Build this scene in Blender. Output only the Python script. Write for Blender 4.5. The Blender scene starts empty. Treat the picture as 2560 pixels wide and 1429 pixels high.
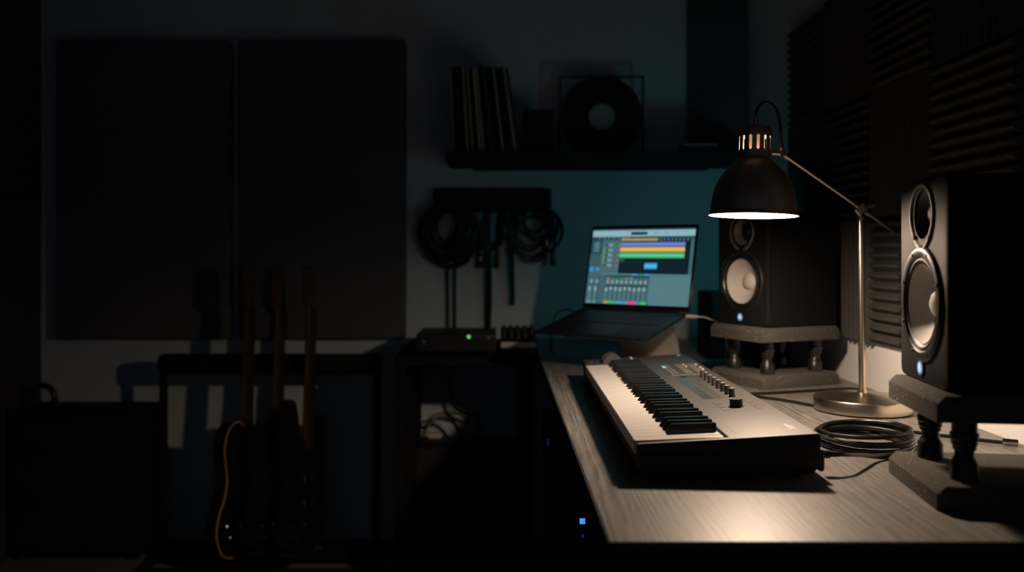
import bpy, bmesh, math, random
from mathutils import Vector, Matrix

random.seed(7)
PI = math.pi
S = bpy.context.scene
C = S.collection
R = math.radians


def srgb(r, g, b):
    f = lambda c: (c / 255.0) / 12.92 if c / 255.0 <= .04045 else ((c / 255.0 + .055) / 1.055) ** 2.4
    return (f(r), f(g), f(b))


# ---------------------------------------------------------------- materials
def mat(name, col, rough=.5, metal=0., spec=.5, var=.12, vscale=40., bump=0., bscale=200., aniso=0.):
    m = bpy.data.materials.new(name)
    m.use_nodes = True
    nt = m.node_tree
    b = nt.nodes['Principled BSDF']
    tc = nt.nodes.new('ShaderNodeTexCoord')
    nz = nt.nodes.new('ShaderNodeTexNoise')
    nz.inputs['Scale'].default_value = vscale
    nz.inputs['Detail'].default_value = 3
    nt.links.new(tc.outputs['Object'], nz.inputs['Vector'])
    mx = nt.nodes.new('ShaderNodeMix')
    mx.data_type = 'RGBA'
    mx.inputs[6].default_value = tuple(c * (1 - var) for c in col) + (1,)
    mx.inputs[7].default_value = tuple(min(1, c * (1 + var)) for c in col) + (1,)
    nt.links.new(nz.outputs['Fac'], mx.inputs[0])
    nt.links.new(mx.outputs[2], b.inputs['Base Color'])
    b.inputs['Roughness'].default_value = rough
    b.inputs['Metallic'].default_value = metal
    b.inputs['Specular IOR Level'].default_value = spec
    if aniso:
        b.inputs['Anisotropic'].default_value = aniso
    if bump:
        n2 = nt.nodes.new('ShaderNodeTexNoise')
        n2.inputs['Scale'].default_value = bscale
        n2.inputs['Detail'].default_value = 4
        nt.links.new(tc.outputs['Object'], n2.inputs['Vector'])
        bp = nt.nodes.new('ShaderNodeBump')
        bp.inputs['Strength'].default_value = bump
        bp.inputs['Distance'].default_value = .002
        nt.links.new(n2.outputs['Fac'], bp.inputs['Height'])
        nt.links.new(bp.outputs['Normal'], b.inputs['Normal'])
    return m


def glow(name, col, strength):
    m = bpy.data.materials.new(name)
    m.use_nodes = True
    nt = m.node_tree
    nt.nodes.clear()
    e = nt.nodes.new('ShaderNodeEmission')
    e.inputs[0].default_value = tuple(col) + (1,)
    e.inputs[1].default_value = strength
    o = nt.nodes.new('ShaderNodeOutputMaterial')
    nt.links.new(e.outputs[0], o.inputs[0])
    return m


def wood_mat(name, dark, light, rough=.42):
    m = mat(name, light, rough)
    nt = m.node_tree
    b = nt.nodes['Principled BSDF']
    tc = [n for n in nt.nodes if n.type == 'TEX_COORD'][0]
    mp = nt.nodes.new('ShaderNodeMapping')
    mp.inputs['Scale'].default_value = (1.0, .06, 1.0)
    nt.links.new(tc.outputs['Object'], mp.inputs['Vector'])
    n0 = nt.nodes.new('ShaderNodeTexNoise')
    n0.inputs['Scale'].default_value = 9
    n0.inputs['Detail'].default_value = 2
    nt.links.new(mp.outputs[0], n0.inputs['Vector'])
    ml = nt.nodes.new('ShaderNodeVectorMath')
    ml.operation = 'MULTIPLY_ADD'
    ml.inputs[1].default_value = (.10, 0, 0)
    nt.links.new(n0.outputs['Color'], ml.inputs[0])
    nt.links.new(mp.outputs[0], ml.inputs[2])
    wv = nt.nodes.new('ShaderNodeTexWave')
    wv.wave_type = 'BANDS'
    wv.bands_direction = 'X'
    wv.inputs['Scale'].default_value = 30
    wv.inputs['Distortion'].default_value = 5.0
    wv.inputs['Detail'].default_value = 3
    wv.inputs['Detail Scale'].default_value = 2.0
    nt.links.new(ml.outputs[0], wv.inputs['Vector'])
    n1 = nt.nodes.new('ShaderNodeTexNoise')
    n1.inputs['Scale'].default_value = 260
    n1.inputs['Detail'].default_value = 5
    nt.links.new(ml.outputs[0], n1.inputs['Vector'])
    mix = nt.nodes.new('ShaderNodeMath')
    mix.operation = 'MULTIPLY_ADD'
    mix.inputs[1].default_value = .18
    nt.links.new(wv.outputs['Fac'], mix.inputs[0])
    half = nt.nodes.new('ShaderNodeMath')
    half.operation = 'MULTIPLY'
    half.inputs[1].default_value = .76
    nt.links.new(n1.outputs['Fac'], half.inputs[0])
    nt.links.new(half.outputs[0], mix.inputs[2])
    rp = nt.nodes.new('ShaderNodeValToRGB')
    rp.color_ramp.elements[0].position = .26
    rp.color_ramp.elements[0].color = tuple(dark) + (1,)
    rp.color_ramp.elements[1].position = .64
    rp.color_ramp.elements[1].color = tuple(light) + (1,)
    nt.links.new(mix.outputs[0], rp.inputs[0])
    nt.links.new(rp.outputs[0], b.inputs['Base Color'])
    bp = nt.nodes.new('ShaderNodeBump')
    bp.inputs['Strength'].default_value = .25
    bp.inputs['Distance'].default_value = .0006
    nt.links.new(mix.outputs[0], bp.inputs['Height'])
    nt.links.new(bp.outputs['Normal'], b.inputs['Normal'])
    return m


def foam_mat(name, col, fleck, thr=.07, scale=260):
    m = mat(name, col, .95, spec=.1, var=.35, vscale=300, bump=.6, bscale=900)
    nt = m.node_tree
    b = nt.nodes['Principled BSDF']
    tc = [n for n in nt.nodes if n.type == 'TEX_COORD'][0]
    old = b.inputs['Base Color'].links[0].from_socket
    vo = nt.nodes.new('ShaderNodeTexVoronoi')
    vo.inputs['Scale'].default_value = scale
    nt.links.new(tc.outputs['Object'], vo.inputs['Vector'])
    wn = nt.nodes.new('ShaderNodeMath')
    wn.operation = 'LESS_THAN'
    wn.inputs[1].default_value = .22
    nt.links.new(vo.outputs['Distance'], wn.inputs[0])
    sep = nt.nodes.new('ShaderNodeSeparateColor')
    nt.links.new(vo.outputs['Color'], sep.inputs[0])
    ls = nt.nodes.new('ShaderNodeMath')
    ls.operation = 'LESS_THAN'
    ls.inputs[1].default_value = thr
    nt.links.new(sep.outputs[0], ls.inputs[0])
    mu = nt.nodes.new('ShaderNodeMath')
    mu.operation = 'MULTIPLY'
    nt.links.new(wn.outputs[0], mu.inputs[0])
    nt.links.new(ls.outputs[0], mu.inputs[1])
    mx = nt.nodes.new('ShaderNodeMix')
    mx.data_type = 'RGBA'
    nt.links.new(mu.outputs[0], mx.inputs[0])
    nt.links.new(old, mx.inputs[6])
    mx.inputs[7].default_value = tuple(fleck) + (1,)
    nt.links.new(mx.outputs[2], b.inputs['Base Color'])
    return m


M = {}
M['wall'] = mat('painted_wall', (.80, .80, .79), .85, spec=.2, var=.05, vscale=6, bump=.15, bscale=350)
M['wall_blue'] = mat('blue_grey_wall_paint', (.65, .75, .80), .85, spec=.2, var=.05, vscale=6, bump=.15, bscale=350)
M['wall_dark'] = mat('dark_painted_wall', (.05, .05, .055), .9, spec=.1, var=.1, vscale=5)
M['ceiling'] = mat('ceiling_paint', (.24, .29, .35), .9, spec=.2, var=.04)
M['carpet'] = mat('grey_carpet', (.16, .15, .14), .98, spec=.05, var=.4, vscale=130, bump=.8, bscale=400)
M['desk'] = wood_mat('grey_oak_laminate', (.092, .088, .083), (.232, .222, .212))
M['black'] = mat('black_plastic', (.016, .016, .018), .5, spec=.35)
M['black_matte'] = mat('matte_black', (.024, .024, .026), .85, spec=.15)
M['black_satin'] = mat('black_satin', (.012, .012, .013), .33, spec=.45)
M['deep_black'] = mat('deep_black_vinyl', (.010, .010, .011), .9, spec=.05)
M['fabric'] = mat('charcoal_fabric', (.13, .13, .14), .98, spec=.05, var=.3, vscale=400, bump=.3, bscale=700)
M['kb_body'] = mat('keyboard_shell', (.020, .020, .022), .55, spec=.3)
M['kb_panel'] = mat('keyboard_panel_grey', (.050, .050, .050), .47, spec=.62, var=.10, vscale=900, bump=.10, bscale=1500)
M['white_key'] = mat('ivory_white_plastic', (.62, .60, .57), .32, spec=.5, var=.03)
M['black_key'] = mat('black_key_plastic', (.012, .012, .013), .20, spec=.5)
M['knob'] = mat('knob_rubber', (.016, .014, .014), .55, spec=.35)
M['knob_top'] = mat('knob_top_grey', (.26, .24, .23), .5)
M['btn'] = mat('button_taupe', (.13, .12, .11), .5)
M['print'] = mat('white_print', (.75, .73, .70), .6)
M['ink'] = mat('dark_ink', (.03, .027, .027), .6)
M['cell'] = mat('dark_touch_cell', (.045, .055, .058), .22, spec=.6)
M['cell_faint'] = mat('faint_print_cell', (.042, .046, .046), .40, spec=.55)
M['brass'] = mat('brushed_brass', (.64, .56, .46), .27, metal=1., var=.06, vscale=300, bump=.1, bscale=500)
M['shade'] = mat('brushed_black_nickel', (.50, .41, .33), .34, metal=.92, var=.1, vscale=250, bump=.08, bscale=600, aniso=.6)
M['lining'] = mat('white_enamel', (.85, .83, .80), .5, var=.02)
M['ceramic'] = mat('tan_ceramic', (.42, .29, .19), .5, var=.03)
M['cord'] = mat('black_rubber_cord', (.010, .009, .009), .30, spec=.5)
M['spk'] = mat('speaker_vinyl_black', (.006, .006, .007), .75, spec=.10, var=.2, vscale=700, bump=.1, bscale=900)
M['baffle'] = mat('speaker_baffle_charcoal', (.009, .009, .009), .58, spec=.17, var=.12, vscale=800, bump=.10, bscale=1200)
M['trim'] = mat('speaker_trim_satin', (.012, .012, .012), .36, spec=.6)
M['rubber'] = mat('woofer_rubber', (.010, .010, .011), .5, spec=.35)
M['cone'] = mat('white_pulp_cone', (.60, .57, .54), .7, spec=.3, var=.05, vscale=160)
M['horn'] = mat('waveguide_grey', (.11, .108, .105), .42, spec=.5)
M['screw'] = mat('screw_steel', (.35, .34, .33), .35, metal=1.)
M['pad'] = foam_mat('speckled_rubber_pad', (.082, .078, .072), (.60, .58, .55))
M['foam'] = foam_mat('acoustic_foam', (.055, .053, .050), (.30, .29, .27), thr=.012)
M['alu'] = mat('midnight_aluminium', (.012, .015, .022), .45, metal=.2, var=.05)
M['bezel'] = mat('screen_bezel', (.008, .008, .009), .2, spec=.5)
M['stand'] = mat('stand_aluminium', (.55, .52, .48), .42, metal=.35, var=.05)
M['lkey'] = mat('laptop_keycap', (.012, .012, .014), .5)
M['cream'] = mat('cream_plug', (.72, .62, .54), .45)
M['silver'] = mat('silver_panel', (.50, .46, .42), .4, metal=.3)
M['maple'] = mat('amber_maple', (.10, .055, .022), .35, var=.15, vscale=60)
M['rosewood'] = mat('rosewood', (.035, .022, .016), .5)
M['gbody'] = mat('gloss_black_lacquer', (.009, .009, .010), .16, spec=.5)
M['binding'] = mat('cream_binding', (.62, .40, .20), .4)
M['chrome'] = mat('chrome_hardware', (.75, .72, .68), .14, metal=1.)
M['tan'] = mat('tan_card_spine', (.60, .54, .42), .8)
M['teal_card'] = mat('teal_card_spine', (.22, .34, .36), .8)
M['dark_card'] = mat('dark_card_spine', (.016, .016, .018), .8, spec=.15)
M['label'] = mat('pale_record_label', (.40, .43, .40), .7)
M['vinyl'] = mat('black_vinyl', (.009, .009, .010), .45, spec=.3)
G_WHITE = glow('led_white', srgb(205, 230, 255), 1.1)
G_LOGO = glow('logo_blue_white', srgb(120, 165, 215), .75)
G_GREEN = glow('led_green', srgb(120, 215, 100), 1.0)
G_BLUE = glow('led_blue', srgb(70, 150, 240), 1.0)
G_DBLUE = glow('led_dim_blue', srgb(24, 26, 80), .8)
G_CYAN = glow('button_cyan', srgb(140, 215, 230), 1.0)
G_TEAL = glow('teal_light', (.10, .62, .70), 30)
G_BULB = glow('bulb_glow', (1.0, .74, .54), 710)


# ---------------------------------------------------------------- mesh builder
class B:
    def __init__(s):
        s.bm = bmesh.new()
        s.mi = 0

    def _mark(s, faces):
        for f in faces:
            f.material_index = s.mi

    def box(s, x0, x1, y0, y1, z0, z1, bev=0, seg=2, M4=None):
        vs = [s.bm.verts.new((x, y, z)) for x in (x0, x1) for y in (y0, y1) for z in (z0, z1)]
        idx = [(0, 1, 3, 2), (4, 6, 7, 5), (0, 4, 5, 1), (2, 3, 7, 6), (0, 2, 6, 4), (1, 5, 7, 3)]
        fs = [s.bm.faces.new([vs[i] for i in q]) for q in idx]
        s._mark(fs)
        allv = vs
        if bev:
            es = list({e for f in fs for e in f.edges})
            r = bmesh.ops.bevel(s.bm, geom=es, offset=bev, segments=seg, affect='EDGES', profile=.5)
            s._mark(r['faces'])
            allv = list({v for f in r['faces'] for v in f.verts} | {v for v in vs if v.is_valid})
        if M4 is not None:
            bmesh.ops.transform(s.bm, matrix=M4, verts=allv)
        return s

    def prism(s, pts, a, b, axis='z', bev=0, seg=2):
        """extrude a 2-D outline from a to b along axis; (p,q) -> the two other axes in order"""
        def P(p, q, t):
            return {'z': (p, q, t), 'y': (p, t, q), 'x': (t, p, q)}[axis]
        lo = [s.bm.verts.new(P(p, q, a)) for p, q in pts]
        hi = [s.bm.verts.new(P(p, q, b)) for p, q in pts]
        n = len(pts)
        fs = [s.bm.faces.new([lo[i], lo[(i + 1) % n], hi[(i + 1) % n], hi[i]]) for i in range(n)]
        c1 = s.bm.faces.new(lo[::-1])
        c2 = s.bm.faces.new(hi)
        fs += [c1, c2]
        s._mark(fs)
        if bev:
            es = list(c1.edges) + list(c2.edges)
            r = bmesh.ops.bevel(s.bm, geom=es, offset=bev, segments=seg, affect='EDGES', profile=.5)
            s._mark(r['faces'])
        return s

    def lathe(s, prof, M4=None, seg=48, skip=None, close=False, flip=False):
        rings = []
        for r, z in prof:
            if r < 1e-6:
                v = Vector((0, 0, z))
                rings.append([s.bm.verts.new(M4 @ v if M4 else v)])
            else:
                ring = []
                for k in range(seg):
                    v = Vector((r * math.cos(2 * PI * k / seg), r * math.sin(2 * PI * k / seg), z))
                    ring.append(s.bm.verts.new(M4 @ v if M4 else v))
                rings.append(ring)
        fs = []
        n = len(rings)
        for i in range(n if close else n - 1):
            a, b = rings[i], rings[(i + 1) % n]
            for k in range(seg):
                if skip and skip(i, k):
                    continue
                k2 = (k + 1) % seg
                if len(a) == 1 and len(b) == 1:
                    continue
                if len(a) == 1:
                    q = [a[0], b[k2], b[k]]
                elif len(b) == 1:
                    q = [a[k], a[k2], b[0]]
                else:
                    q = [a[k], a[k2], b[k2], b[k]]
                fs.append(s.bm.faces.new(q[::-1] if flip else q))
        s._mark(fs)
        return s

    def cyl(s, c, r, h, axis='z', seg=24, bev=0, r2=None):
        r2 = r if r2 is None else r2
        Mx = Matrix.Translation(c)
        if axis == 'x':
            Mx = Mx @ Matrix.Rotation(PI / 2, 4, 'Y')
        elif axis == 'y':
            Mx = Mx @ Matrix.Rotation(-PI / 2, 4, 'X')
        if bev:
            p = [(0, 0), (r - bev, 0), (r, bev), (r2, h - bev), (r2 - bev, h), (0, h)]
        else:
            p = [(0, 0), (r, 0), (r2, h), (0, h)]
        return s.lathe(p, Mx, seg)

    def rod(s, p, q, r, seg=16, r2=None):
        p, q = Vector(p), Vector(q)
        d = q - p
        Mx = Matrix.Translation(p) @ d.to_track_quat('Z', 'Y').to_matrix().to_4x4()
        r2 = r if r2 is None else r2
        return s.lathe([(0, 0), (r, 0), (r2, d.length), (0, d.length)], Mx, seg)

    def tube(s, pts, r, seg=10, sub=6, closed=False, smooth=True):
        P = [Vector(p) for p in pts]
        if smooth and len(P) > 2:
            out = []
            n = len(P)
            for i in range(n if closed else n - 1):
                p0 = P[(i - 1) % n] if closed or i > 0 else P[0]
                p1, p2 = P[i], P[(i + 1) % n]
                p3 = P[(i + 2) % n] if closed or i + 2 < n else P[-1]
                for k in range(sub):
                    t = k / sub
                    out.append(.5 * ((2 * p1) + (p2 - p0) * t + (2 * p0 - 5 * p1 + 4 * p2 - p3) * t * t + (3 * p1 - p0 - 3 * p2 + p3) * t ** 3))
            if not closed:
                out.append(P[-1])
            P = out
        n = len(P)
        T = []
        for i in range(n):
            a = P[(i - 1) % n] if closed or i > 0 else P[i]
            b = P[(i + 1) % n] if closed or i < n - 1 else P[i]
            T.append((b - a).normalized())
        up = Vector((0, 0, 1)) if abs(T[0].z) < .9 else Vector((1, 0, 0))
        nrm = (up - T[0] * up.dot(T[0])).normalized()
        rings = []
        for i in range(n):
            nrm = (nrm - T[i] * nrm.dot(T[i])).normalized()
            bn = T[i].cross(nrm)
            rings.append([s.bm.verts.new(P[i] + r * (math.cos(2 * PI * k / seg) * nrm + math.sin(2 * PI * k / seg) * bn)) for k in range(seg)])
        fs = []
        for i in range(n if closed else n - 1):
            a, b = rings[i], rings[(i + 1) % n]
            for k in range(seg):
                k2 = (k + 1) % seg
                fs.append(s.bm.faces.new([a[k], a[k2], b[k2], b[k]]))
        if not closed:
            fs.append(s.bm.faces.new(rings[0][::-1]))
            fs.append(s.bm.faces.new(rings[-1]))
        s._mark(fs)
        return s

    def quad(s, a, b, c, d):
        s._mark([s.bm.faces.new([s.bm.verts.new(p) for p in (a, b, c, d)])])
        return s

    def xf(s, M4):
        bmesh.ops.transform(s.bm, matrix=M4, verts=s.bm.verts)
        return s

    def obj(s, name, m, parent=None, world=False, ang=35, label=None):
        if world and parent is not None:
            p = parent
            while p.parent:
                p = p.parent
            s.xf(p.matrix_basis.inverted())
        bmesh.ops.recalc_face_normals(s.bm, faces=s.bm.faces)
        me = bpy.data.meshes.new(name)
        s.bm.to_mesh(me)
        s.bm.free()
        for x in (m if isinstance(m, (list, tuple)) else [m]):
            me.materials.append(x)
        for p in me.polygons:
            p.use_smooth = True
        me.set_sharp_from_angle(angle=R(ang))
        o = bpy.data.objects.new(name, me)
        C.objects.link(o)
        if parent is not None:
            o.parent = parent
        if label:
            o['label'] = label
        return o


def cut(o, cutters):
    """cut clean recesses into a part, then drop the cutting shapes"""
    for c in cutters:
        md = o.modifiers.new('recess', 'BOOLEAN')
        md.operation = 'DIFFERENCE'
        md.solver = 'EXACT'
        md.object = c
    bpy.context.view_layer.update()
    dg = bpy.context.evaluated_depsgraph_get()
    me = bpy.data.meshes.new_from_object(o.evaluated_get(dg))
    o.modifiers.clear()
    o.data = me
    me.set_sharp_from_angle(angle=R(35))
    for c in cutters:
        bpy.data.objects.remove(c, do_unlink=True)


def tag(o, label, cat, group=None, kind=None):
    o['label'] = label
    o['category'] = cat
    if group:
        o['group'] = group
    if kind:
        o['kind'] = kind
    return o


def thing(name, label, cat, loc=(0, 0, 0), rz=0, group=None):
    o = bpy.data.objects.new(name, None)
    o.empty_display_size = .05
    C.objects.link(o)
    o.location = loc
    o.rotation_euler = (0, 0, rz)
    o.matrix_basis = Matrix.Translation(loc) @ Matrix.Rotation(rz, 4, 'Z')
    return tag(o, label, cat, group)


def single(b, name, m, label, cat, loc=(0, 0, 0), group=None, rot=None):
    """one-mesh thing: geometry is given in world space, the origin is set to loc"""
    b.xf(Matrix.Translation(-Vector(loc)))
    if rot is not None:
        b.xf(rot)
    o = b.obj(name, m)
    o.location = loc
    return tag(o, label, cat, group)


def struct(b, name, m):
    o = b.obj(name, m)
    o['kind'] = 'structure'
    o['label'] = {'wall_back': 'blue-grey painted back wall behind shelf and laptop', 'wall_right': 'grey painted right wall behind the speakers',
                  'wall_left': 'dark left wall beside the amplifier', 'floor': 'dark grey carpet floor', 'ceiling': 'dark ceiling'}.get(name, name)
    return o


def dup(root, loc, rz, label, group=None):
    r = root.copy()
    C.objects.link(r)
    r.location = loc
    r.rotation_euler = (0, 0, rz)
    r['label'] = label
    if group:
        r['group'] = group
    for ch in list(root.children):
        c = ch.copy()
        C.objects.link(c)
        c.parent = r
        for g in ch.children:
            d = g.copy()
            C.objects.link(d)
            d.parent = c
    return r


# ---------------------------------------------------------------- room
YB, XR, XL, H = 3.26, .866, -1.70, 2.45
struct(B().box(XL - .1, XR + .1, YB, YB + .1, 0, H), 'wall_back', M['wall_blue'])
struct(B().box(XR, XR + .1, -1.2, YB, 0, H), 'wall_right', M['wall'])
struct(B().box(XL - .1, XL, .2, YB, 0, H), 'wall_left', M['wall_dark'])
struct(B().box(XL - .1, XR + .1, -1.2, YB + .1, -.1, 0), 'floor', M['carpet'])
struct(B().box(XL - .1, XR + .1, -1.2, YB + .1, H, H + .1), 'ceiling', M['ceiling'])

# ---------------------------------------------------------------- desk and side table
DZ = .74
t = thing('desk', 'long grey wood-grain desk carrying the keyboard, lamp and speakers', 'desk', (.49, 1.9, 0))
B().box(.1205, XR - .002, .9635, YB - .004, DZ - .03, DZ, .001, 1).obj('desk_top', M['desk'], t, True)
B().box(.119, XR - .002, .9615, .9634, DZ - .0302, DZ - .0004).obj('shaded_edge', M['black_matte'], t, True, label='front edge blackened for shade')  # unlit front edge of the desk, its shade given as black colour
B().box(.1185, .1204, .9615, 2.705, DZ - .0302, DZ - .0004).obj('shaded_edge', M['black_matte'], t, True, label='side edge blackened for shade')  # left edge likewise: black strip standing in for shade
for lx, ly in ((.30, 1.2), (.30, 2.7), (.82, 1.2), (.82, 2.7)):
    B().box(lx - .03, lx + .03, ly - .03, ly + .03, 0, DZ - .03, .003, 1).obj('leg', M['black_matte'], t, True)
B().box(.30, .82, 1.21, 1.25, .60, .70).obj('cross_rail', M['black_matte'], t, True)

t = thing('side_table', 'black side table along the back wall under the audio interface', 'table', (-.1, 2.99, 0))
B().box(-.325, .116, 2.71, YB - .002, DZ - .035, DZ - .001, .002, 1).obj('table_top', M['deep_black'], t, True)
B().box(-.325, -.290, 2.71, YB - .012, 0, DZ - .035).obj('side_panel', M['deep_black'], t, True)
B().box(.06, .10, 2.72, 2.76, 0, DZ - .035).obj('leg', M['deep_black'], t, True)
B().box(.06, .10, 3.18, 3.22, 0, DZ - .035).obj('leg', M['deep_black'], t, True)

# ---------------------------------------------------------------- acoustic panels on the back wall
for x0, x1, lab in ((-1.62, -.986, 'large charcoal fabric acoustic panel, the left of two on the back wall'),
                    (-.957, -.345, 'large charcoal fabric acoustic panel between the other panel and the cable hooks')):
    xc = (x0 + x1) / 2
    t = thing('acoustic_panel', lab, 'acoustic panel', (xc, YB, .742), 0, 'fabric acoustic panels on the back wall')
    B().box(x0, x1, YB - .055, YB - .006, .742, 1.834, .012, 3).obj('fabric_cover', M['fabric'], t, True)
    B().box(x0 + .03, x1 - .03, YB - .008, YB - .001, .772, 1.80).obj('backing_frame', M['black_matte'], t, True)

# corner absorber above the shelf
t = thing('bass_trap', 'tall black corner bass trap standing on the right end of the shelf', 'bass trap', (.78, 3.12, 1.40))
B().prism([(.690, 3.235), (.846, 3.045), (.858, 3.245)], 1.40, 2.40, 'z', .006).obj('foam_wedge', M['fabric'], t, True)
B().prism([(.686, 3.24), (.852, 3.038), (.862, 3.25)], 1.3985, 1.408, 'z').obj('base_board', M['black_matte'], t, True)

# ---------------------------------------------------------------- foam tiles on the right wall
TS, NR = .285, 12


def foam_tile_mesh(vert):
    b = B()
    pr = []
    h = TS / 2 - .0015
    n = NR
    for k in range(n):
        z0 = -h + 2 * h * k / n
        z1 = -h + 2 * h * (k + 1) / n
        pr += [(-.010, z0), (-.026, (z0 + z1) / 2 - .002), (-.026, (z0 + z1) / 2 + .002)]
    pr += [(-.010, h), (0, h), (0, -h)]
    b.prism(pr, -h, h, 'y')
    if vert:
        b.xf(Matrix.Rotation(PI / 2, 4, 'X'))
    return b


proto = {}
rows = ['bottom', 'middle', 'top']
cols = ['behind the near speaker', 'beside the near speaker', 'behind the lamp pole', 'behind the far speaker']
for r in range(3):
    for c in range(4):
        vert = (r + c) % 2 == 0
        yc = 1.44 + TS * (c + .5)
        zc = .85 + TS * (r + .5)
        lab = '%s-row black wedge foam tile with %s ridges on the right wall %s' % (rows[r], 'vertical' if vert else 'horizontal', cols[c])
        if vert not in proto:
            o = foam_tile_mesh(vert).obj('foam_tile', M['foam'], ang=20)
            proto[vert] = o
        else:
            o = proto[vert].copy()
            C.objects.link(o)
        o.location = (XR - .0005, yc, zc)
        tag(o, lab, 'foam tile', 'wedge foam tiles on the right wall')

# ---------------------------------------------------------------- wall shelf and what stands on it
SZ = 1.398
t = thing('wall_shelf', 'thick black floating shelf on the back wall holding the records', 'shelf', (.3, YB, 1.34))
B().box(-.185, XR - .006, 2.96, YB - .001, 1.367, SZ, .003, 1).obj('shelf_board', M['black_matte'], t, True)
B().box(-.1, XR - .1, YB - .02, YB - .002, 1.360, 1.367).obj('mounting_rail', M['black_matte'], t, True)

k3 = .000385
seq = [(10, 'tan')] + [(35, 'dark')] * 3 + [(20, 'tan'), (25, 'dark'), (18, 'tan'), (22, 'dark'), (23, 'dark'), (24, 'tan'), (10, 'dark'), (18, 'tan'),
       (30, 'dark'), (30, 'dark'), (10, 'teal'), (27, 'dark'), (27, 'dark'), (27, 'dark'), (20, 'tan'), (28, 'dark'), (28, 'dark'), (29, 'dark'), (20, 'tan'), (14, 'teal'), (20, 'dark')]
ords = ['leftmost', 'second', 'third', 'fourth', 'fifth', 'sixth', 'seventh', 'eighth', 'ninth', 'tenth', 'eleventh', 'twelfth', 'thirteenth', 'fourteenth',
        'fifteenth', 'sixteenth', 'seventeenth', 'eighteenth', 'nineteenth', 'twentieth', 'twenty-first', 'twenty-second', 'twenty-third', 'twenty-fourth', 'rightmost']
x = (1134 - 1250) * 2.985 / 2200
n = len(seq)
for i, (w, cn) in enumerate(seq):
    ws = w * k3
    w = ws * .88
    lean = R(-2.2 - 6.0 * i / (n - 1))
    sp = {'tan': 'pale tan', 'dark': 'dark', 'teal': 'dull teal'}[cn]
    pos = ords[i] if i in (0, n - 1) else ords[i] + ' from the left'
    t = thing('record_sleeve', '%s-spined record sleeve leaning on the shelf, %s of the row' % (sp, pos), 'record', (x, 2.985, SZ + .0005), 0, 'record sleeves leaning on the shelf')
    Ml = Matrix.Rotation(lean, 4, 'Y')
    B().box(0.0006, w - .0006, .003, .270, .001, .290, .0008, 1, M4=Ml).obj('sleeve', M['dark_card'], t)
    B().box(.0008, w - .0008, 0, .003, .001, .290, .0006, 1, M4=Ml).obj('spine', M[{'tan': 'tan', 'dark': 'dark_card', 'teal': 'teal_card'}[cn]], t)
    x += ws / math.cos(lean)

t = thing('storage_box', 'small black box on the shelf between the records and the vinyl disc', 'box', (.13, 3.1, SZ))
B().box(.085, .182, 3.02, 3.18, SZ + .0005, SZ + .122, .003, 1).obj('box_body', M['black_matte'], t, True)
B().box(.083, .184, 3.018, 3.182, SZ + .122, SZ + .148, .003, 1).obj('lid', M['black_matte'], t, True)

t = thing('display_frame', 'clear square record frame standing on the shelf behind the vinyl disc', 'frame', (.36, 3.2, SZ))
fx0, fx1, fz0, fz1, fy = .214, .519, SZ + .001, 1.694, 3.176
for a in ((fx0, fx0 + .006, fz0, fz1), (fx1 - .006, fx1, fz0, fz1), (fx0 + .006, fx1 - .006, fz0, fz0 + .006), (fx0 + .006, fx1 - .006, fz1 - .006, fz1)):
    B().box(a[0], a[1], fy - .008, fy + .008, a[2], a[3], .001, 1).obj('frame_bar', M['black'], t, True)
mg = bpy.data.materials.new('clear_acrylic')
mg.use_nodes = True
pb = mg.node_tree.nodes['Principled BSDF']
pb.inputs['Base Color'].default_value = (.8, .8, .8, 1)
pb.inputs['Alpha'].default_value = .12
pb.inputs['Roughness'].default_value = .15
B().box(fx0 + .006, fx1 - .006, fy + .002, fy + .005, fz0 + .006, fz1 - .006).obj('clear_panel', mg, t, True)
t = thing('vinyl_record', 'black vinyl disc with pale round label in the clear frame', 'record', (.365, 3.17, 1.405))
MV = Matrix.Translation((.366, 3.165, 1.545)) @ Matrix.Rotation(PI / 2, 4, 'X')
B().lathe([(.0035, 0), (.146, 0), (.147, .0012), (.146, .0024), (.0035, .0024)], MV, 72, close=True).obj('disc', M['vinyl'], t, True)
B().lathe([(.0035, .0024), (.047, .0024), (.047, .0030), (.0035, .0030)], MV, 48, close=True).obj('centre_label', M['label'], t, True)

t = thing('flat_case', 'flat dark case with a pale strip as edge glint lying on the shelf under the bass trap', 'case', (.68, 3.0, SZ))
B().box(.615, .80, 2.975, 3.03, SZ + .0005, SZ + .024, .002, 1).obj('case_body', M['black_satin'], t, True)
B().box(.620, .735, 2.972, 2.975, SZ + .022, SZ + .025).obj('edge_glint_strip', M['stand'], t, True)  # pale strip stands in for the glint along the case
B().cyl((.68, 2.974, SZ + .012), .003, .003, 'y', 10).obj('clasp', M['chrome'], t, True)

# ---------------------------------------------------------------- cable holder and hanging cables
t = thing('cable_holder', 'black wall bracket with three screws holding coiled cables', 'bracket', (-.03, YB, 1.2))
B().box(-.244, .188, YB - .035, YB - .001, 1.205, 1.292, .008, 3).obj('bracket_bar', M['black_matte'], t, True)
for sx in (-.184, -.027, .133):
    B().cyl((sx, YB - .038, 1.232), .0035, .004, 'y', 12).obj('screw', M['screw'], t, True)
for hx in (-.19, -.03, .13):
    B().tube([(hx, YB - .02, 1.21), (hx, YB - .075, 1.205), (hx, YB - .085, 1.222)], .006).obj('hook', M['black_matte'], t, True)


def hang_loop(cx, w, z0, z1, y, tw=0., n=14):
    pts = []
    for k in range(n):
        a = 2 * PI * k / n
        pts.append((cx + w * math.sin(a) + tw * math.cos(a), y + .006 * math.cos(2 * a), (z0 + z1) / 2 + (z1 - z0) / 2 * math.cos(a)))
    return pts


def plug(b, p, l=.05, r=.008, m2=1):
    x, y, z = p
    b.cyl((x, y, z), r, l, 'z', 14, .001)
    return b


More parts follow.
